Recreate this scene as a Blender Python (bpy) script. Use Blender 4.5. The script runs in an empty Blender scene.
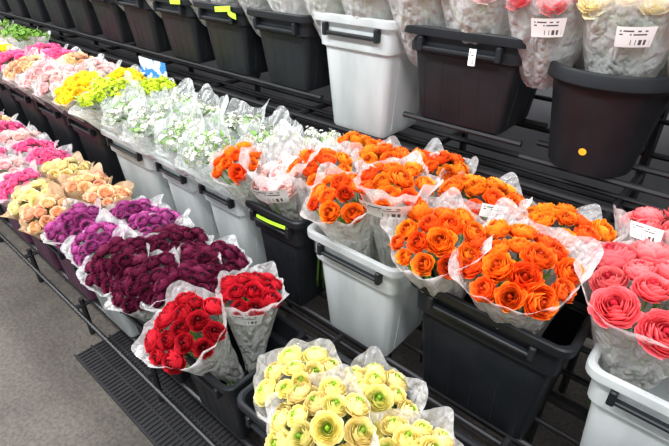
import bpy, math, numpy as np
from mathutils import Vector, Matrix
R=np.random.RandomState(7)
scene=bpy.context.scene
scene.view_settings.view_transform='Standard'
scene.view_settings.look='None'
PI=math.pi

# ---------------------------------------------------------------- materials
def mat(name):
    m=bpy.data.materials.new(name); m.use_nodes=True
    nt=m.node_tree; nt.nodes.clear()
    out=nt.nodes.new('ShaderNodeOutputMaterial')
    return m,nt,out
def N(nt,t,**k):
    n=nt.nodes.new(t)
    for a,b in k.items():
        if a in n.inputs: n.inputs[a].default_value=b
        else: setattr(n,a,b)
    return n
def L(nt,a,b): nt.links.new(a,b)
def coords(nt,sc=None):
    o=N(nt,'ShaderNodeTexCoord').outputs['Object']
    if sc:
        mp=N(nt,'ShaderNodeMapping'); mp.inputs['Scale'].default_value=sc; L(nt,o,mp.inputs['Vector']); return mp.outputs[0]
    return o
def noise(nt,scale,detail=4,rough=.6,vec=None):
    n=N(nt,'ShaderNodeTexNoise'); n.inputs['Scale'].default_value=scale
    n.inputs['Detail'].default_value=detail; n.inputs['Roughness'].default_value=rough
    L(nt,vec if vec else coords(nt),n.inputs['Vector']); return n
def ramp(nt,fac,stops):
    r=N(nt,'ShaderNodeValToRGB'); e=r.color_ramp.elements
    e[0].position,e[0].color=stops[0][0],(*stops[0][1],1)
    e[1].position,e[1].color=stops[-1][0],(*stops[-1][1],1)
    for p,c in stops[1:-1]:
        x=e.new(p); x.color=(*c,1)
    L(nt,fac,r.inputs[0]); return r
def bump(nt,h,strength,dist=.01):
    b=N(nt,'ShaderNodeBump'); b.inputs['Strength'].default_value=strength; b.inputs['Distance'].default_value=dist
    L(nt,h,b.inputs['Height']); return b.outputs[0]
def plain(name,col,rough=.5,metal=0,var=.25,scale=20,bs=.1,spec=.5):
    m,nt,out=mat(name); p=N(nt,'ShaderNodeBsdfPrincipled')
    n=noise(nt,scale)
    r=ramp(nt,n.outputs[0],[(.3,tuple(c*(1-var) for c in col)),(.7,tuple(min(1,c*(1+var)) for c in col))])
    L(nt,r.outputs[0],p.inputs['Base Color']); p.inputs['Roughness'].default_value=rough
    p.inputs['Metallic'].default_value=metal; p.inputs['Specular IOR Level'].default_value=spec
    if bs: L(nt,bump(nt,n.outputs[0],bs),p.inputs['Normal'])
    L(nt,p.outputs[0],out.inputs[0]); return m
def petal_mat():
    m,nt,out=mat('petals'); p=N(nt,'ShaderNodeBsdfPrincipled')
    a=N(nt,'ShaderNodeAttribute',attribute_name='Col')
    L(nt,a.outputs['Color'],p.inputs['Base Color']); p.inputs['Roughness'].default_value=.5
    p.inputs['Specular IOR Level'].default_value=.25
    t=N(nt,'ShaderNodeBsdfTranslucent'); L(nt,a.outputs['Color'],t.inputs[0])
    mx=N(nt,'ShaderNodeMixShader'); mx.inputs[0].default_value=.22
    L(nt,p.outputs[0],mx.inputs[1]); L(nt,t.outputs[0],mx.inputs[2]); L(nt,mx.outputs[0],out.inputs[0]); return m
def film_mat(name,col,transp,transl,rough=.3,bs=.45,coat=.5):
    m,nt,out=mat(name); p=N(nt,'ShaderNodeBsdfPrincipled')
    def ridged(scale,sc):
        n=noise(nt,scale,2,.5,coords(nt,sc))
        ab=N(nt,'ShaderNodeMath',operation='SUBTRACT'); L(nt,n.outputs[0],ab.inputs[0]); ab.inputs[1].default_value=.5
        ab2=N(nt,'ShaderNodeMath',operation='ABSOLUTE'); L(nt,ab.outputs[0],ab2.inputs[0]); return ab2.outputs[0]
    r1=ridged(13,(1,1,.45)); r2=ridged(30,(1,1,.6))
    sc=N(nt,'ShaderNodeMath',operation='MULTIPLY_ADD'); L(nt,r2,sc.inputs[0]); sc.inputs[1].default_value=.5; L(nt,r1,sc.inputs[2])
    b=bump(nt,sc.outputs[0],bs,.075)
    p.inputs['Base Color'].default_value=(*col,1); p.inputs['Roughness'].default_value=rough
    p.inputs['Specular IOR Level'].default_value=.9
    p.inputs['Coat Weight'].default_value=coat; p.inputs['Coat Roughness'].default_value=.08
    L(nt,b,p.inputs['Normal']); L(nt,b,p.inputs['Coat Normal'])
    t=N(nt,'ShaderNodeBsdfTranslucent'); t.inputs[0].default_value=(*col,1)
    m1=N(nt,'ShaderNodeMixShader'); m1.inputs[0].default_value=transl
    L(nt,p.outputs[0],m1.inputs[1]); L(nt,t.outputs[0],m1.inputs[2])
    tr=N(nt,'ShaderNodeBsdfTransparent')
    lw=N(nt,'ShaderNodeLayerWeight'); lw.inputs[0].default_value=.35; L(nt,b,lw.inputs['Normal'])
    mr=N(nt,'ShaderNodeMapRange'); mr.inputs[1].default_value=0; mr.inputs[2].default_value=1
    mr.inputs[3].default_value=1-transp; mr.inputs[4].default_value=1.0
    L(nt,lw.outputs['Facing'],mr.inputs[0])
    m2=N(nt,'ShaderNodeMixShader'); L(nt,mr.outputs[0],m2.inputs[0])
    L(nt,tr.outputs[0],m2.inputs[1]); L(nt,m1.outputs[0],m2.inputs[2]); L(nt,m2.outputs[0],out.inputs[0]); return m
def sticker_mat():
    m,nt,out=mat('label_sticker'); p=N(nt,'ShaderNodeBsdfPrincipled')
    uv=N(nt,'ShaderNodeUVMap'); sep=N(nt,'ShaderNodeSeparateXYZ'); L(nt,uv.outputs[0],sep.inputs[0])
    def M(op,a,b=0.):
        x=N(nt,'ShaderNodeMath',operation=op)
        for i,q in enumerate((a,b)):
            if isinstance(q,(int,float)): x.inputs[i].default_value=q
            else: L(nt,q,x.inputs[i])
        return x.outputs[0]
    u,v=sep.outputs[0],sep.outputs[1]
    wn=N(nt,'ShaderNodeTexWhiteNoise',noise_dimensions='1D'); L(nt,M('FLOOR',M('MULTIPLY',u,46)),wn.inputs['W'])
    bars=M('GREATER_THAN',wn.outputs[0],.45)
    inb=M('MULTIPLY',M('MULTIPLY',M('GREATER_THAN',v,.12),M('LESS_THAN',v,.38)),M('MULTIPLY',M('GREATER_THAN',u,.4),M('LESS_THAN',u,.92)))
    w2=N(nt,'ShaderNodeTexWhiteNoise',noise_dimensions='2D'); cb=N(nt,'ShaderNodeCombineXYZ')
    L(nt,M('FLOOR',M('MULTIPLY',u,22)),cb.inputs[0]); L(nt,M('FLOOR',M('MULTIPLY',v,12)),cb.inputs[1]); L(nt,cb.outputs[0],w2.inputs['Vector'])
    txt=M('MULTIPLY',M('GREATER_THAN',w2.outputs[0],.4),M('GREATER_THAN',M('FRACT',M('MULTIPLY',v,6)),.55))
    int_=M('MULTIPLY',M('MULTIPLY',M('GREATER_THAN',v,.5),M('LESS_THAN',v,.92)),M('MULTIPLY',M('GREATER_THAN',u,.08),M('LESS_THAN',u,.8)))
    k=M('ADD',M('MULTIPLY',bars,inb),M('MULTIPLY',txt,int_))
    mx=N(nt,'ShaderNodeMixRGB'); mx.inputs[1].default_value=(.88,.88,.87,1); mx.inputs[2].default_value=(.08,.08,.08,1)
    L(nt,k,mx.inputs[0]); L(nt,mx.outputs[0],p.inputs['Base Color']); p.inputs['Roughness'].default_value=.35
    L(nt,p.outputs[0],out.inputs[0]); return m
def tub_white():
    m,nt,out=mat('frosted_plastic'); p=N(nt,'ShaderNodeBsdfPrincipled')
    n=noise(nt,5,3,.5,coords(nt,(2.5,2.5,.6)))
    r=ramp(nt,n.outputs[0],[(.3,(.60,.64,.64)),(.7,(.80,.83,.84))])
    L(nt,r.outputs[0],p.inputs['Base Color']); p.inputs['Roughness'].default_value=.28
    t=N(nt,'ShaderNodeBsdfTranslucent'); L(nt,r.outputs[0],t.inputs[0])
    mx=N(nt,'ShaderNodeMixShader'); mx.inputs[0].default_value=.4
    L(nt,p.outputs[0],mx.inputs[1]); L(nt,t.outputs[0],mx.inputs[2])
    tr=N(nt,'ShaderNodeBsdfTransparent'); m2=N(nt,'ShaderNodeMixShader'); m2.inputs[0].default_value=.74
    L(nt,tr.outputs[0],m2.inputs[1]); L(nt,mx.outputs[0],m2.inputs[2])
    L(nt,m2.outputs[0],out.inputs[0]); return m

M_PET=petal_mat()
M_LEAF=plain('leaf_green',(.13,.27,.045),.5,var=.5)
M_PAPER=film_mat('sleeve_frosted',(.91,.90,.905),.62,.36,.14,.95)
M_CLEAR=film_mat('sleeve_clear',(.86,.89,.88),.76,.3,.1,.9)
M_TOP=film_mat('sleeve_white',(.92,.92,.925),.60,.35,.13,.7)
M_KRAFT=film_mat('sleeve_kraft',(.56,.38,.22),.10,.3,.6,coat=0)
M_STK=sticker_mat()
M_BLK=plain('black_plastic',(.009,.0105,.013),.45,var=.3,scale=8,bs=.05,spec=.3)
M_BLK2=plain('black_metal',(.014,.014,.016),.40,metal=.2,var=.3,scale=10,bs=.05)
M_WHT=tub_white()
M_LIME=plain('lime_tape',(.45,.75,.04),.5)
M_ORG=plain('orange_sticker',(.85,.35,.02),.5)
M_PURP=plain('purple_crate',(.10,.03,.07),.45)

# ---------------------------------------------------------------- mesh builder
class MB:
    def __init__(s): s.v=[];s.q=[];s.m=[];s.c=[];s.uv=[];s.n=0
    def add(s,v,q,mi=0,c=None,uv=None):
        v=np.asarray(v,float); q=np.asarray(q,int); k=len(v)
        s.v.append(v); s.q.append(q+s.n); s.m.append(np.full(len(q),mi)); s.n+=k
        if c is None: c=np.ones((k,3))*.5
        c=np.asarray(c,float)
        if c.ndim==1: c=np.tile(c,(k,1))
        s.c.append(c); s.uv.append(np.zeros((k,2)) if uv is None else uv)
    def obj(s,name,mats,loc=(0,0,0),smooth=True):
        v=np.concatenate(s.v); q=np.concatenate(s.q); m=np.concatenate(s.m); c=np.concatenate(s.c); uv=np.concatenate(s.uv)
        loc=np.array(loc,float); v=v-loc
        me=bpy.data.meshes.new(name); me.vertices.add(len(v)); me.vertices.foreach_set('co',v.ravel())
        me.loops.add(q.size); me.loops.foreach_set('vertex_index',q.ravel())
        me.polygons.add(len(q)); me.polygons.foreach_set('loop_start',np.arange(0,q.size,4))
        for mm in mats: me.materials.append(mm)
        me.polygons.foreach_set('material_index',m.astype(np.int32))
        me.polygons.foreach_set('use_smooth',np.full(len(q),smooth))
        a=me.attributes.new('Col','FLOAT_COLOR','POINT'); a.data.foreach_set('color',np.hstack([c,np.ones((len(c),1))]).ravel())
        ul=me.uv_layers.new(name='UVMap'); ul.data.foreach_set('uv',uv[q.ravel()].ravel())
        me.update(); me.validate()
        o=bpy.data.objects.new(name,me); o.location=loc; scene.collection.objects.link(o); return o
def grid_q(nu,nv,wrap=False):
    I=np.arange(nu if wrap else nu-1); J=np.arange(nv-1); I,J=np.meshgrid(I,J,indexing='ij'); I=I.ravel();J=J.ravel()
    I2=(I+1)%nu
    return np.stack([I*nv+J,I2*nv+J,I2*nv+J+1,I*nv+J+1],1)
def tube(mb,p0,p1,r,mi=0,seg=6,c=None,r2=None):
    p0=np.array(p0,float);p1=np.array(p1,float);d=p1-p0;d/=np.linalg.norm(d)
    a=np.cross(d,[0,0,1.]); 
    if np.linalg.norm(a)<1e-3:a=np.array([1.,0,0])
    a/=np.linalg.norm(a);b=np.cross(d,a);th=np.arange(seg)/seg*2*PI
    r2=r if r2 is None else r2
    ring=lambda rr:np.outer(np.cos(th),a)*rr+np.outer(np.sin(th),b)*rr
    vs=np.stack([p0+ring(r*.02),p0+ring(r),p1+ring(r2),p1+ring(r2*.02)],1).reshape(-1,3)
    mb.add(vs,grid_q(seg,4,True),mi,c)
def box(mb,lo,hi,mi=0,c=None,b=.003):
    lo=np.array(lo,float);hi=np.array(hi,float)
    b=min(b,min(hi-lo)*.3)
    def ring(ins,z):
        x0,y0=lo[0]+ins,lo[1]+ins;x1,y1=hi[0]-ins,hi[1]-ins
        return np.array([(x0+b,y0,z),(x1-b,y0,z),(x1,y0+b,z),(x1,y1-b,z),(x1-b,y1,z),(x0+b,y1,z),(x0,y1-b,z),(x0,y0+b,z)])
    mid=(lo+hi)/2
    def cen(z): 
        r=ring(0,z); r[:,0]=mid[0]+(r[:,0]-mid[0])*.01; r[:,1]=mid[1]+(r[:,1]-mid[1])*.01; return r
    rs=[cen(lo[2]),ring(b,lo[2]),ring(0,lo[2]+b),ring(0,hi[2]-b),ring(b,hi[2]),cen(hi[2])]
    vs=np.stack(rs,1).reshape(-1,3)
    mb.add(vs,grid_q(8,6,True),mi,c)

# ---------------------------------------------------------------- flower heads
def head_template(nl,ns,nv,rs,openn=1.0,ruf=1.,nb=3.,zc=.62):
    V=[];Q=[];F=[];VV=[];n0=0
    s=np.linspace(-1,1,ns);v=np.linspace(0,1,nv)
    S,Vv=np.meshgrid(s,v,indexing='ij');S=S.ravel();Vv=Vv.ravel()
    q=grid_q(ns,nv)
    for i in range(nl):
        f=i/(nl-1); Rr=.15+.85*f**.9; n=int(round(nb+3.5*f)); a0=rs.rand()*6.28
        for k in range(n):
            ac=a0+k*2*PI/n+rs.uniform(-.15,.15); hw=PI/n*1.35
            Rk=Rr*rs.uniform(1-.06*ruf,1+.06*ruf); a=1.38-.5*f*openn+rs.uniform(-.06,.06)*ruf
            ve=Vv*(1-.16*S*S)
            ang=ac+S*hw*np.sin(PI*(.18+.55*Vv))
            zt=-.08+zc*math.sqrt(max(0,1-f*f))+rs.uniform(-.06,.06)*ruf; zb=-.5
            r=Rk*np.sin(ve*PI/2*a)+.05*Rk*S+.03*ruf*np.sin(3.5*S+rs.rand()*6)*Vv*Rr
            z=zb+(zt-zb)*(1-np.cos(ve*PI/2*a))/(1-math.cos(PI/2*a))+.045*ruf*np.sin(4*S+rs.rand()*6)*Vv*f
            V.append(np.stack([r*np.cos(ang),r*np.sin(ang),z],1));Q.append(q+n0);n0+=len(r)
            F.append(np.full(len(r),f)+rs.uniform(-.06,.06));VV.append(Vv.copy())
    th=np.arange(9)/9*2*PI; ph=np.array([.05,.6,1.2])
    P=[[(.14*math.sin(p)*math.cos(t),.14*math.sin(p)*math.sin(t),zc-.30+.2*math.cos(p)) for p in ph] for t in th]
    P=np.array(P).reshape(-1,3);V.append(P);Q.append(grid_q(9,3,True)+n0);F.append(np.full(len(P),-.1));VV.append(np.full(len(P),.2))
    return np.concatenate(V),np.concatenate(Q),np.concatenate(F),np.concatenate(VV)
T_HI=[head_template(10,5,5,R,R.uniform(.6,1.2),.8,3.4,R.uniform(.58,.76)) for _ in range(8)]
T_RUF=[head_template(11,7,5,R,R.uniform(.6,1.6),1.6,3.4,R.uniform(.45,.68)) for _ in range(10)]
T_MD=[head_template(7,4,4,R) for _ in range(4)]
T_LO=[head_template(4,3,3,R) for _ in range(3)]
def floret():
    V=[];Q=[];n0=0
    for k in range(5):
        a=k*2*PI/5; pts=[]
        for s in(-1,0,1):
            for rr,w,z in((.1,.1,-.2),(.6,.42,.1),(1,.3,.0)):
                pts.append((rr*math.cos(a)-s*w*math.sin(a),rr*math.sin(a)+s*w*math.cos(a),z+.12*abs(s)))
        V+=pts;Q.append(grid_q(3,3)+n0);n0+=9
    V=np.array(V);return V,np.concatenate(Q),np.full(len(V),.8),np.tile([.0,.6,1.],len(V)//3)
T_FL=[floret()]
C=np.array
PAL={
 'orange':(C([.50,.035,.002]),C([.88,.080,.003]),C([.98,.125,.005]),C([1,.33,.035])),
 'coral':(C([.55,.010,.03]),C([.80,.04,.06]),C([.90,.10,.13]),C([.97,.34,.34])),
 'red':(C([.10,.002,.006]),C([.36,.003,.010]),C([.52,.006,.018]),C([.75,.03,.05])),
 'dark':(C([.012,.004,.002]),C([.050,.003,.013]),C([.095,.005,.026]),C([.26,.03,.09])),
 'purple':(C([.03,.02,.01]),C([.22,.010,.12]),C([.38,.025,.21]),C([.66,.16,.46])),
 'magenta':(C([.5,.01,.11]),C([.82,.05,.26]),C([.9,.12,.36]),C([.95,.32,.52])),
 'pale_pink':(C([.80,.38,.36]),C([.90,.52,.50]),C([.93,.62,.60]),C([.96,.78,.74])),
 'yellow':(C([.24,.46,.02]),C([.84,.78,.12]),C([.97,.84,.28]),C([1,.86,.50])),
 'gold':(C([.85,.45,.01]),C([.98,.64,.01]),C([1,.72,.02]),C([1,.82,.08])),
 'lime':(C([.32,.48,.01]),C([.50,.66,.015]),C([.58,.74,.02]),C([.70,.84,.05])),
 'green':(C([.05,.16,.01]),C([.10,.24,.02]),C([.16,.34,.04]),C([.26,.45,.08])),
 'white':(C([.22,.32,.10]),C([.52,.56,.43]),C([.64,.66,.58]),C([.76,.76,.72])),
 'peach':(C([.80,.38,.14]),C([.92,.52,.24]),C([.95,.60,.33]),C([.97,.74,.50])),
 'pale_yellow':(C([.75,.55,.10]),C([.93,.78,.28]),C([.96,.84,.40]),C([.97,.88,.58])),
}
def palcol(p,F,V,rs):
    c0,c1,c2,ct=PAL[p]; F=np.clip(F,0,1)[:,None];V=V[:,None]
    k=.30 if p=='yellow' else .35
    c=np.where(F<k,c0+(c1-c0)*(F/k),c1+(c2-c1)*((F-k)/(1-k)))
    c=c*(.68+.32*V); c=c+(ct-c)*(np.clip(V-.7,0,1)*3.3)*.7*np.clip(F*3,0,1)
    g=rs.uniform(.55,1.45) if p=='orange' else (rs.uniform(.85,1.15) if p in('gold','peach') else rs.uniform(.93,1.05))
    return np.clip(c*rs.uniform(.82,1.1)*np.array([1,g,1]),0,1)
def frame(d,spin=0):
    d=d/np.linalg.norm(d); a=np.array([1.,0,0])-d*d[0]; a/=np.linalg.norm(a); b=np.cross(d,a)
    c,s=math.cos(spin),math.sin(spin)
    return np.stack([a*c+b*s,-a*s+b*c,d],1)
def leaf(mb,M,o,p,dirv,ln,w,rs,mi=1):
    dirv=dirv/np.linalg.norm(dirv);side=np.cross(dirv,[0,0,1.]);side/=np.linalg.norm(side)+1e-6
    vs=[]
    for s in(-1,0,1):
        for t in np.linspace(0,1,5):
            ww=w*math.sin(PI*(.08+.86*t)); vs.append(p+dirv*ln*t+side*s*ww+np.array([0,0,-.35*ln*t*t+.15*ww*abs(s)]))
    vs=np.array(vs)@M.T+o
    mb.add(vs,grid_q(3,5),mi)

def bouquet(kind,pal,P,Rb=.095,n=11,film='paper',H=.33,lean=None,stick=None,lod=0,squash=1.,hr=None,back=.03,seed=None,front=.022,r0=.030,rexp=1.2):
    rs=np.random.RandomState(seed if seed is not None else R.randint(1e6))
    P=np.array(P,float)
    if lean is None: lean=(rs.uniform(-.02,.02),-.05)
    B=P-np.array([lean[0],lean[1],H]); d=P-B; ln=np.linalg.norm(d); M=frame(d)
    mb=MB()
    tr=lambda v:v@M.T+B
    small = pal in('white','lime','green') 
    if small:
        nc=12
        cz=[rs.uniform(-.02,.02) for _ in range(nc)]
        for k in range(n*(20 if pal=='lime' else 14) if lod==0 else n*12):
            j=k%nc; cq=math.sqrt((j+.3)/nc); ca=j*2.4
            cc=np.array([Rb*.86*cq*math.cos(ca),Rb*.86*cq*math.sin(ca),ln+.012*(1-cq)+cz[j]])
            nd=rs.normal(0,1,3); nd[2]=abs(nd[2])*1.1; nd/=np.linalg.norm(nd)
            T=T_FL[0]; q0=rs.uniform(.006,.010)*(1.3 if lod else 1)
            v=T[0]*q0@frame(nd+rs.uniform(-.2,.2,3),rs.rand()*6).T+cc+nd*Rb*.27*rs.uniform(.6,1.15)*np.array([1,1,1.25])
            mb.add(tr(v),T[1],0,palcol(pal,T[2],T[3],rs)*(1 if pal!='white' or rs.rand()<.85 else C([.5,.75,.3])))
        for k in range(22):
            ph=rs.rand()*6.28;rho=Rb*rs.uniform(.2,.9)
            leaf(mb,M,B,np.array([rho*math.cos(ph),rho*math.sin(ph),ln-.02]),np.array([math.cos(ph)*.6,math.sin(ph)*.6,1.]),rs.uniform(.05,.08),.011,rs)
    else:
        TT=[T_RUF if pal=='orange' else T_HI,T_MD,T_LO][lod]
        rr=hr if hr else Rb/math.sqrt(n)*1.16
        XY=[];
        for k in range(n):
            q=math.sqrt((k+.35)/n); ph=k*2.39996+rs.uniform(-.25,.25); XY.append([q*Rb*.85*math.cos(ph),q*Rb*.85*math.sin(ph)])
        XY=np.array(XY); sz=rs.uniform(.72,1.22,n)*rr
        for it in range(40):
            D=XY[:,None]-XY[None]; dist=np.sqrt((D**2).sum(-1))+1e-6; need=(sz[:,None]+sz[None])*.88
            ov=np.clip(need-dist,0,None); np.fill_diagonal(ov,0)
            XY=XY+(D/dist[...,None]*ov[...,None]).sum(1)*.25
            rad=np.sqrt((XY**2).sum(1)); lim=Rb-sz*.45; s_=np.minimum(1,lim/np.maximum(rad,1e-6)); XY=XY*s_[:,None]
        for k in range(n):
            rho=math.hypot(*XY[k]); ph=math.atan2(XY[k][1],XY[k][0]); q=rho/Rb
            z=ln-.010+.040*(1-q*q)+rs.uniform(-.012,.010)
            nd=np.array([q*math.cos(ph)*.75,q*math.sin(ph)*.75,1.])+rs.uniform(-.25,.25,3)
            T=TT[rs.randint(len(TT))]
            v=T[0]*sz[k]*np.array([1,1,rs.uniform(.8,1.15)])@frame(nd,rs.rand()*6).T+np.array([rho*math.cos(ph),rho*math.sin(ph)*squash,z])
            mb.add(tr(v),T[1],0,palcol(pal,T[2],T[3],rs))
            tube(mb,tr(np.array([[rho*math.cos(ph),rho*math.sin(ph),z-rr*.4]]))[0],tr(np.array([[rho*.2*math.cos(ph),rho*.2*math.sin(ph),.02]]))[0],.003,1,4)
    if lod==0:
        for k in range(7):
            a=k*.9; tube(mb,tr(np.array([[.015*math.cos(a),.015*math.sin(a),.05]]))[0],B+np.array([.03*math.cos(a),.03*math.sin(a),-.15]),.0035,1,4)
    for k in range(18 if lod<2 else 6):
        ph=rs.rand()*6.28;rho=Rb*rs.uniform(.3,.8);z=ln*rs.uniform(.45,.84)
        leaf(mb,M,B,np.array([rho*.6*math.cos(ph),rho*.6*math.sin(ph),z]),np.array([math.cos(ph)*.4,math.sin(ph)*.4,1.]),rs.uniform(.04,.065),.010,rs)
    # sleeve: a rolled square sheet, corners at the mouth, crumpled folds
    nth=[132,72,40][lod]; nt_=[36,20,10][lod]
    th=np.arange(nth)/nth*2*PI; t=np.linspace(0,1,nt_)
    TH,TT2=np.meshgrid(th,t,indexing='ij')
    ph1=rs.uniform(0,1.57)
    W=[(rs.randint(2,12),rs.rand()*6.28,rs.uniform(-2.5,2.5),rs.uniform(.3,1)) for _ in range(5)]
    W2=[(rs.randint(7,19),rs.rand()*6.28,rs.choice([-1,1])*rs.uniform(6,16),rs.uniform(.4,1)) for _ in range(5)]
    tri=lambda x:2*np.abs((x/(2*PI))%1*2-1)-1
    rt=Rb+.008
    cph=rs.uniform(0,PI/2)
    def surf(TH,TT):
        corner=np.abs(np.cos(2*(TH-cph)))**5
        rim=ln*.965+back*(1+np.sin(TH))/2+.038*corner*(.6+.4*np.sin(TH))+.010*tri(TH*5+ph1)+.005*tri(TH*13+ph1*3)-.012+front*(1-np.sin(TH))/2
        z=TT*rim
        r=r0+(rt-r0)*TT**rexp
        r=r*(1+.08*corner*TT**2)
        pl=sum(w*tri(k*TH+p+m*TT*2) for k,p,m,w in W)/3.
        p2=sum(w*tri(k*TH+p+m*TT) for k,p,m,w in W2)/3.
        r=r+pl*(.005+.010*TT)+p2*.0048*min(1,2-lod)
        r=r+.014*np.clip((TT-.84)/.16,0,1)**1.5*(.3+.7*np.sin(3*TH+ph1)*.5+corner*.8)
        return np.stack([r*np.cos(TH),r*np.sin(TH)*squash,z],-1)
    V=surf(TH,TT2)
    mb.add(tr(V.reshape(-1,3)),grid_q(nth,nt_,True),2,uv=np.stack([TH,TT2],-1).reshape(-1,2))
    if stick is not None:
        st,tt,w,h=stick
        rl=rt*.9
        a=np.linspace(-w/2/rl,w/2/rl,7)+st; b=np.linspace(tt-h/2/ln,tt+h/2/ln,5)
        A,Bb=np.meshgrid(a,b,indexing='ij')
        c=surf(A,Bb)
        rad=np.sqrt(c[...,0]**2+c[...,1]**2); rad=rad*.0+rad.max(axis=0,keepdims=True)+.004
        S=np.stack([rad*np.cos(A),rad*np.sin(A),Bb*ln],-1)
        U,Vv=np.meshgrid(np.linspace(0,1,7),np.linspace(0,1,5),indexing='ij')
        mb.add(tr(S.reshape(-1,3)),grid_q(7,5),3,uv=np.stack([U,Vv],-1).reshape(-1,2))
    fm={'paper':M_PAPER,'clear':M_CLEAR,'kraft':M_KRAFT,'top':M_TOP}[film]
    return mb.obj(kind,[M_PET,M_LEAF,fm,M_STK],B)

# ---------------------------------------------------------------- buckets
def rrect(hx,hy,r,k=5):
    pts=[]
    for cx,cy,a in((hx-r,hy-r,0),(-hx+r,hy-r,PI/2),(-hx+r,-hy+r,PI),(hx-r,-hy+r,1.5*PI)):
        for i in range(k):
            b=a+PI/2*i/(k-1); pts.append((cx+r*math.cos(b),cy+r*math.sin(b)))
    return np.array(pts)
def tub(name,x0,x1,Y,zr,h,d=.34,m=None,clip=True,ribs=True):
    cx=(x0+x1)/2;cy=Y+d/2;hx=(x1-x0)/2-.006;hy=d/2
    prof=[(-.2,0),(-.06,0),(-.056,.008),(-.034,h*.72),(-.022,h*.735),(-.018,h-.03),(-.018,h-.028),(-.001,h-.026),(0,h-.02),(0,h-.004),(-.003,h),(-.012,h),(-.018,h-.006),(-.022,h*.75),(-.038,h*.7),(-.06,.012),(-.2,.012)]
    rings=[]
    for ins,z in prof:
        if ins<-.15: p=rrect(hx*.02,hy*.02,.001)
        else: p=rrect(hx+ins,hy+ins,max(.01,.035+ins*.3))
        rings.append(np.hstack([p+[cx,cy],np.full((len(p),1),zr-h+z)]))
    vs=np.stack(rings,1).reshape(-1,3); mb=MB()
    mb.add(vs,grid_q(20,len(prof),True),0)
    if ribs:
        for fx in(-.8,-.4,0,.4,.8):
            xx=cx+fx*(hx-.03)*.9
            tube(mb,(xx,cy-hy+.0555,zr-h+.02),(xx,cy-hy+.0365,zr-h+h*.70),.0025,0,6)
    for fy in(-.4,.4):
        for sx in(-1,1):
            yy=cy+fy*hy; tube(mb,(cx+sx*(hx-.0555),yy,zr-h+.02),(cx+sx*(hx-.0365),yy,zr-h+h*.70),.0025,0,6)
    for sx in(-1,1): box(mb,(cx+sx*(hx-.012)-.012,cy-.04,zr-.05),(cx+sx*(hx-.012)+.012,cy+.04,zr-.02),0)
    if clip:
        w=hx*.62; box(mb,(cx-w,cy-hy+.000,zr-.068),(cx+w,cy-hy+.018,zr-.056),1)
        for s in(-1,1): box(mb,(cx+s*w-.008,cy-hy-.004,zr-.072),(cx+s*w+.008,cy-hy+.02,zr-.03),1)
    o=mb.obj(name,[m or M_BLK,M_BLK],(cx,cy,zr-h)); shade_auto(o); return o
def shade_auto(o):
    me=o.data
    for p in me.polygons: p.use_smooth=True
    try: me.set_sharp_from_angle(angle=math.radians(28))
    except Exception: pass

ROWS={'b':(.50,.55),'m':(.90,.90),'t':(1.30,1.42)}
def mk(row,x0,x1,white,h,d=.34,dz=0.):
    Y,z=ROWS[row]
    return tub('translucent_flower_bucket' if white else 'black_flower_bucket',x0,x1,Y,z+dz,h,d,M_WHT if white else M_BLK,ribs=not white)
mk('m',-.085,.30,True,.41); mk('m',.31,.70,False,.41)
mk('m',-.545,-.095,False,.42,.36,.01); mk('m',-.93,-.555,True,.41); mk('m',-1.235,-.94,False,.41)
mk('m',-1.535,-1.24,True,.41); mk('m',-1.84,-1.54,True,.41); mk('m',-2.29,-1.85,True,.41)
x=-2.30
while x>-7.5: mk('m',x-.40,x,False,.41); x-=.405
mk('t',-1.265,-.895,True,.41,.34,.04); mk('t',-.885,-.475,False,.29,.34,.04)
x=-1.27
while x>-8: mk('t',x-.355,x,False,.29,.34,.02); x-=.36
mk('t',.0,.38,False,.27)
x=.25;i=0
while x>-6.8:
    if i in(6,7,8): tub('purple_flower_crate',x-.36,x,.50,.55,.34,.34,M_PURP)
    else: mk('b',x-.36,x,(i in(5,)),.34)
    x-=.365;i+=1
def round_pot(cx,cy,zr,r,h):
    prof=[(.001,0),(.66,0),(.68,.008),(.88,h*.80),(.90,h*.82),(.93,h-.045),(1.0,h-.04),(1.03,h-.034),(1.035,h-.006),(1.02,h),(.97,h),(.93,h-.01),(.86,h*.8),(.66,.012),(.001,.012)]
    seg=48;th=np.arange(seg)/seg*2*PI
    vs=np.stack([np.stack([cx+a*r*np.cos(th),cy+a*r*np.sin(th),np.full(seg,zr-h+z)],1) for a,z in prof],1).reshape(-1,3)
    mb=MB();mb.add(vs,grid_q(seg,len(prof),True),0)
    for a in(0,PI): box(mb,(cx+math.cos(a)*r*1.0-.012,cy-.03,zr-.09),(cx+math.cos(a)*r*1.0+.012,cy+.03,zr-.03),0)
    a0=math.radians(-88)
    rr=np.array([.0005,.010]);tt=np.arange(14)/14*2*PI
    v=[]
    for t in tt:
        for q in rr:
            u=q*math.cos(t);w=q*math.sin(t); zz=.07+w; rad=r*(.68+.20*(zz/(h*.8)))+.0015
            v.append((cx+rad*math.cos(a0+u/rad),cy+rad*math.sin(a0+u/rad),zr-h+zz))
    mb.add(np.array(v),grid_q(14,2,True),1)
    o=mb.obj('round_black_flower_pot',[M_BLK,M_ORG],(cx,cy,zr-h));shade_auto(o)
round_pot(-.295,1.44,1.41,.162,.28)

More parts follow.
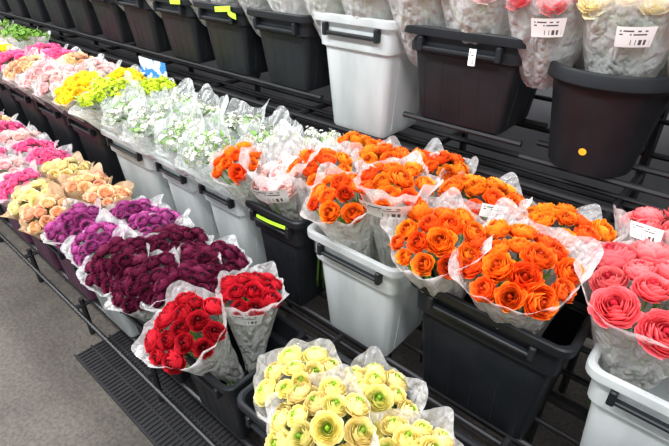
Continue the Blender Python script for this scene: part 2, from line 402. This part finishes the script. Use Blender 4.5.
# ---------------------------------------------------------------- rack
mb=MB(); XL,XR=-8.3,1.1
def rail(y,z,r=.011,x0=XL,x1=XR): tube(mb,(x0,y,z),(x1,y,z),r,0,8)
for (Y,z,h,d) in((.50,.55,.34,.34),(.90,.90,.41,.34),(1.30,1.42,.37,.34)):
    rail(Y+.07,z-h-.012);rail(Y+d-.07,z-h-.012);rail(Y+.17,z-h-.012,.008)
    rail(Y+d+.012,z-.045,.010)
    rail(Y+d+.012,z-.20,.008)
for y,z in((1.28,.62),(1.28,.50),(1.27,.40),(1.30,.95),(1.62,.95),(1.70,.80),(1.70,1.1),(1.70,.62),(1.0,.38),(1.1,.30),(.90,.25),(.52,.10),(1.5,.98),(1.42,.99)):
    rail(y,z,.010)
rail(1.37,1.138,.010,-8.3,-1.27);rail(1.57,1.138,.010,-8.3,-1.27);rail(1.37,1.158,.010,-.885,-.47);rail(1.57,1.158,.010,-.885,-.47)
rail(1.38,1.118,.010,-.47,.4);rail(1.52,1.118,.010,-.47,.4)
xx=XR-.05
while xx>XL:
    tube(mb,(xx,.53,.0),(xx,.53,.22),.013);tube(mb,(xx,.90,.0),(xx,.90,.19),.013)
    tube(mb,(xx,.50,.185),(xx,.92,.185),.012)
    tube(mb,(xx,.89,.19),(xx,.89,.49),.013);tube(mb,(xx,.89,.465),(xx,1.30,.465),.012)
    tube(mb,(xx,1.28,.0),(xx,1.28,1.03),.015);tube(mb,(xx,1.28,1.03),(xx,1.72,1.03),.012)
    tube(mb,(xx,1.70,0),(xx,1.70,1.5),.015)
    tube(mb,(xx,1.28,.0),(xx,.89,.45),.010)
    xx-=.62
xx=XR-.2
while xx>XL:
    tube(mb,(xx,1.28,.62),(xx,1.28,1.03),.006);tube(mb,(xx,1.27,.2),(xx,1.27,.62),.006)
    tube(mb,(xx,1.30,1.03),(xx,1.65,.80),.007)
    xx-=.155
rack=mb.obj('display_rack',[M_BLK2],(0,1,0));shade_auto(rack)

# ---------------------------------------------------------------- bouquets
mz=1.05; bz=.70
def fr(kind,pal,x,y,z,**k):
    if 'lean' not in k:
        Y=.9 if z>.85 and z<1.3 else (.5 if z<.85 else 1.3)
        yb=Y+.145 if y<Y+.16 else Y+.215
        k['lean']=(0.0,y-yb)
    return bouquet(kind,pal,(x,y,z),**k)
S=(-PI/2+.35,.78,.07,.05)
O='orange_ranunculus_bouquet'
fr(O,'orange',-.795,.935,mz-.005,Rb=.095,n=12)
fr(O,'orange',-.67,1.02,mz+.045,Rb=.100,n=12,front=.06,stick=(-PI/2+.40,.95,.10,.062))
fr(O,'orange',-.97,1.04,mz,Rb=.105,n=13)
fr(O,'orange',-.78,1.17,mz+.03,Rb=.105,n=13)
fr(O,'orange',-.96,1.26,mz,Rb=.10,n=12)
fr(O,'orange',-.68,1.27,mz+.01,Rb=.09,n=10,lean=(0,.03))
fr(O,'orange',-.475,.925,mz-.005,Rb=.108,n=14,front=.03)
fr(O,'orange',-.275,.955,mz-.005,Rb=.125,n=16,back=.04,H=.34,front=.03)
fr(O,'orange',-.49,1.19,mz+.01,Rb=.115,n=15,stick=(-PI/2+.7,.97,.06,.04))
fr(O,'orange',-.25,1.19,mz,Rb=.105,n=13,front=.03)
K='coral_ranunculus_bouquet'
fr(K,'coral',-.01,1.03,mz+.01,Rb=.14,n=12,H=.34)
fr(K,'coral',-.03,1.27,mz+.03,Rb=.115,n=10,stick=(-PI/2-.4,.95,.06,.035))
fr(K,'coral',.24,1.1,mz,Rb=.12,n=10)
fr('white_viburnum_bouquet','white',-1.10,1.18,mz,Rb=.09,n=9,film='clear')
fr(O,'orange',-1.235,.905,mz-.02,Rb=.080,n=9,film='clear')
fr('wrapped_white_ranunculus_bouquet','pale_pink',-1.085,.98,mz-.05,Rb=.10,n=8,film='paper',back=.12,front=.10,stick=(-PI/2+.5,1.05,.08,.07))
W='white_viburnum_bouquet'
for x_,y_ in((-1.395,.90),(-1.30,1.12),(-1.52,1.15),(-1.57,.92),(-1.74,1.12),(-1.80,.92),(-1.94,1.12),(-2.01,.93)):
    fr(W,'white',x_,y_,mz-.02,Rb=.094,n=14,film='clear',back=.08,front=.03,stick=((-PI/2+.2,.70,.07,.05) if y_==.92 else None))
fr('lime_viburnum_bouquet','lime',-2.22,.94,mz+.01,Rb=.12,n=22,film='clear')
fr('yellow_ranunculus_bouquet','gold',-2.44,.92,mz+.01,Rb=.115,n=16,lod=1,film='clear')
fr('lime_viburnum_bouquet','lime',-2.16,1.16,mz+.0,Rb=.10,n=16,film='clear')
fr('yellow_ranunculus_bouquet','gold',-2.40,1.15,mz+.01,Rb=.10,n=14,lod=1,film='clear')
seq=['pale_pink','pale_pink','peach','magenta','gold','gold','green','purple','dark','magenta','green','green','white','magenta','green','dark']
def nm(q): return {'lime':'lime_viburnum_bouquet','white':'white_viburnum_bouquet','green':'green_foliage_bouquet','gold':'yellow_ranunculus_bouquet','dark':'burgundy_ranunculus_bouquet'}.get(q,q+'_ranunculus_bouquet')
x=-2.68;i=0
while x>-7.2:
    p=seq[i%len(seq)]; p2=seq[(i+1)%len(seq)]
    if x<-3.3: p2='green' if i%3 else 'magenta'
    fr(nm(p),p,x,.92,mz+.0,Rb=.105,n=14,lod=1 if x>-4 else 2,film='clear')
    fr(nm(p2),p2,x-.05,1.15,mz+.01+(.05 if p2=='green' else 0),Rb=.105,n=14,lod=1 if x>-4 else 2,film='clear')
    x-=.215;i+=1
# bottom row
Yb='yellow_ranunculus_bouquet'
fr(Yb,'yellow',-.655,.60,bz-.03,Rb=.108,n=12)
fr(Yb,'yellow',-.515,.53,bz-.02,Rb=.120,n=14)
fr(Yb,'yellow',-.475,.70,bz-.05,Rb=.105,n=12)
fr(Yb,'yellow',-.305,.61,bz-.04,Rb=.115,n=14)
fr('red_ranunculus_bouquet','red',-1.025,.50,bz,Rb=.118,n=16,front=.035)
fr('red_ranunculus_bouquet','red',-1.01,.74,bz,Rb=.10,n=13,front=.035,stick=(-PI/2+.75,.92,.08,.065))
for x_,y_ in((-1.20,.62),(-1.32,.545),(-1.25,.77),(-1.45,.74),(-1.49,.53)):
    fr('burgundy_ranunculus_bouquet','dark',x_,y_,bz+.0,Rb=.114,n=21,back=.02)
for x_,y_ in((-1.665,.545),(-1.78,.765),(-1.87,.55),(-1.63,.77)):
    fr('purple_ranunculus_bouquet','purple',x_,y_,bz,Rb=.10,n=17)
fr('peach_ranunculus_bouquet','peach',-2.05,.51,bz,Rb=.095,n=12,film='kraft',lod=1)
fr('cream_ranunculus_bouquet','pale_yellow',-2.22,.52,bz,Rb=.095,n=12,film='kraft',lod=1)
fr('peach_ranunculus_bouquet','peach',-1.99,.755,bz,Rb=.09,n=12,film='kraft',lod=1)
fr('peach_ranunculus_bouquet','peach',-2.19,.75,bz,Rb=.095,n=12,film='kraft',lod=1)
fr('cream_ranunculus_bouquet','pale_yellow',-2.40,.76,bz,Rb=.095,n=12,film='kraft',lod=1)
seqb=['magenta','pale_pink','magenta','magenta','pale_pink','magenta','peach','magenta','pale_pink','purple']
x=-2.42;i=0
while x>-6.5:
    p=seqb[i%len(seqb)];p2=seqb[(i+2)%len(seqb)]
    fr(nm(p),p,x,.53,bz,Rb=.10,n=14,lod=1 if x>-4 else 2)
    fr(nm(p2),p2,x-.20,.76,bz,Rb=.10,n=14,lod=1 if x>-4 else 2)
    x-=.20;i+=1
# top row
tz=1.59
seqt=['coral','pale_pink','pale_yellow','coral','pale_pink','peach','pale_pink','yellow','white','pale_pink','magenta','peach']
x=.1;i=0
while x>-7:
    p=seqt[i%len(seqt)]
    fr(nm(p),p,x,1.375,tz,Rb=.125,n=12,film='top',lod=1 if x>-2.5 else 2,H=.26,lean=(.0,-.06),r0=.05,rexp=.7,front=.05,stick=((-PI/2+.3,.75,.07,.05) if i in(2,3) else None))
    fr(nm(p),p,x-.08,1.56,tz+.03,Rb=.12,n=11,film='top',lod=1 if x>-2.5 else 2,H=.28,lean=(0,.03),r0=.05,rexp=.8)
    x-=.19;i+=1

# ---------------------------------------------------------------- floor grate, tags, sign
mb=MB(); box(mb,(-1.95,.40,0),(.6,.66,.018),0)
x=-1.94
while x<.58:
    box(mb,(x,.41,.017),(x+.006,.65,.023),0,b=.001); x+=.022
for y in(.402,.48,.57,.652): box(mb,(-1.95,y-.004,.017),(.6,y+.004,.026),0,b=.001)
mb.obj('metal_floor_grate',[M_BLK2],(-.7,.5,0),smooth=False)
def tag(name,c,w,h,m,tilt=0):
    mb=MB(); n=6
    U,V=np.meshgrid(np.linspace(-.5,.5,n),np.linspace(-.5,.5,3),indexing='ij')
    P=np.stack([c[0]+U*w*math.cos(tilt),c[1]-.004*np.cos(U*3),c[2]+V*h+U*w*math.sin(tilt)],-1)
    mb.add(P.reshape(-1,3),grid_q(n,3),0,uv=np.stack([U+.5,V+.5],-1).reshape(-1,2))
    P2=P.copy();P2[...,1]+=.003; mb.add(P2.reshape(-1,3),grid_q(n,3)[:,::-1],0)
    return mb.obj(name,[m],c)
tag('lime_tape',(-1.07,.893,.868),.14,.012,M_LIME,.05)
tag('lime_price_tag',(-1.74,1.292,1.425),.10,.02,M_LIME,.1)
tag('lime_price_tag',(-1.68,1.290,1.41),.05,.02,M_LIME,-.3)
tag('lime_price_tag',(-2.08,1.292,1.425),.08,.018,M_LIME,.05)
tag('white_price_label',(-.63,1.297,1.395),.02,.045,M_STK)
m,nt,out=mat('blue_sign'); p=N(nt,'ShaderNodeBsdfPrincipled'); n=noise(nt,9,2)
r=ramp(nt,n.outputs[0],[(.46,(.75,.80,.85)),(.5,(.05,.25,.6))]); r.color_ramp.interpolation='CONSTANT'
L(nt,r.outputs[0],p.inputs['Base Color']);L(nt,p.outputs[0],out.inputs[0])
tag('hanging_sign',(-2.47,1.34,1.06),.26,.10,m)

# ---------------------------------------------------------------- shell
def floor_mat():
    m,nt,out=mat('concrete_floor'); p=N(nt,'ShaderNodeBsdfPrincipled')
    a=noise(nt,2.2,6,.65);b=noise(nt,60,3,.7)
    r=ramp(nt,a.outputs[0],[(.3,(.050,.042,.035)),(.7,(.105,.091,.078))])
    r2=ramp(nt,b.outputs[0],[(.38,(.62,.62,.62)),(.6,(1.08,1.08,1.08))])
    mx=N(nt,'ShaderNodeMixRGB',blend_type='MULTIPLY');mx.inputs[0].default_value=1
    L(nt,r.outputs[0],mx.inputs[1]);L(nt,r2.outputs[0],mx.inputs[2]);L(nt,mx.outputs[0],p.inputs['Base Color'])
    p.inputs['Roughness'].default_value=.65; p.inputs['Specular IOR Level'].default_value=.3; L(nt,bump(nt,b.outputs[0],.3,.004),p.inputs['Normal'])
    L(nt,p.outputs[0],out.inputs[0]);return m
mb=MB(); box(mb,(-14,-4,-.1),(3,2.7,0),0); mb.obj('floor',[floor_mat()],(0,0,-.1),smooth=False)
mb=MB(); box(mb,(-14,2.6,0),(3,2.7,3.2),0); mb.obj('wall_back',[plain('dark_wall',(.05,.05,.055),.7,var=.4,scale=2)],(0,2.6,0),smooth=False)

# ---------------------------------------------------------------- light
w=bpy.data.worlds.new('World');scene.world=w;w.use_nodes=True
bg=w.node_tree.nodes['Background'];bg.inputs[0].default_value=(.94,.97,1,1);bg.inputs[1].default_value=.80
def area(name,loc,sx,sy,e,rot=(0,0,0)):
    l=bpy.data.lights.new(name,'AREA');l.shape='RECTANGLE';l.size=sx;l.size_y=sy;l.energy=e;l.color=(.98,.99,1)
    o=bpy.data.objects.new(name,l);o.location=loc;o.rotation_euler=rot;scene.collection.objects.link(o)
for xx in(-6.5,-4,-1.6,.6):
    area('ceiling_light',(xx,-.5,3.4),1.6,.25,115,(math.radians(18),0,0))
    area('ceiling_light',(xx-.8,1.2,3.6),1.6,.25,60)

# ---------------------------------------------------------------- camera
cam=bpy.data.cameras.new('camera');co=bpy.data.objects.new('camera',cam);scene.collection.objects.link(co)
cam.sensor_width=36;cam.lens=483/669*36;cam.clip_start=.05
az=math.radians(41.3);pt=math.radians(31.3)
h=Vector((-math.sin(az),math.cos(az),0));f=h*math.cos(pt)+Vector((0,0,-math.sin(pt)))
r=Vector((math.cos(az),math.sin(az),0));u=r.cross(f)
Mx=Matrix((( r.x,u.x,-f.x,0),(r.y,u.y,-f.y,0),(r.z,u.z,-f.z,1.7),(0,0,0,1)))
co.matrix_world=Mx;scene.camera=co
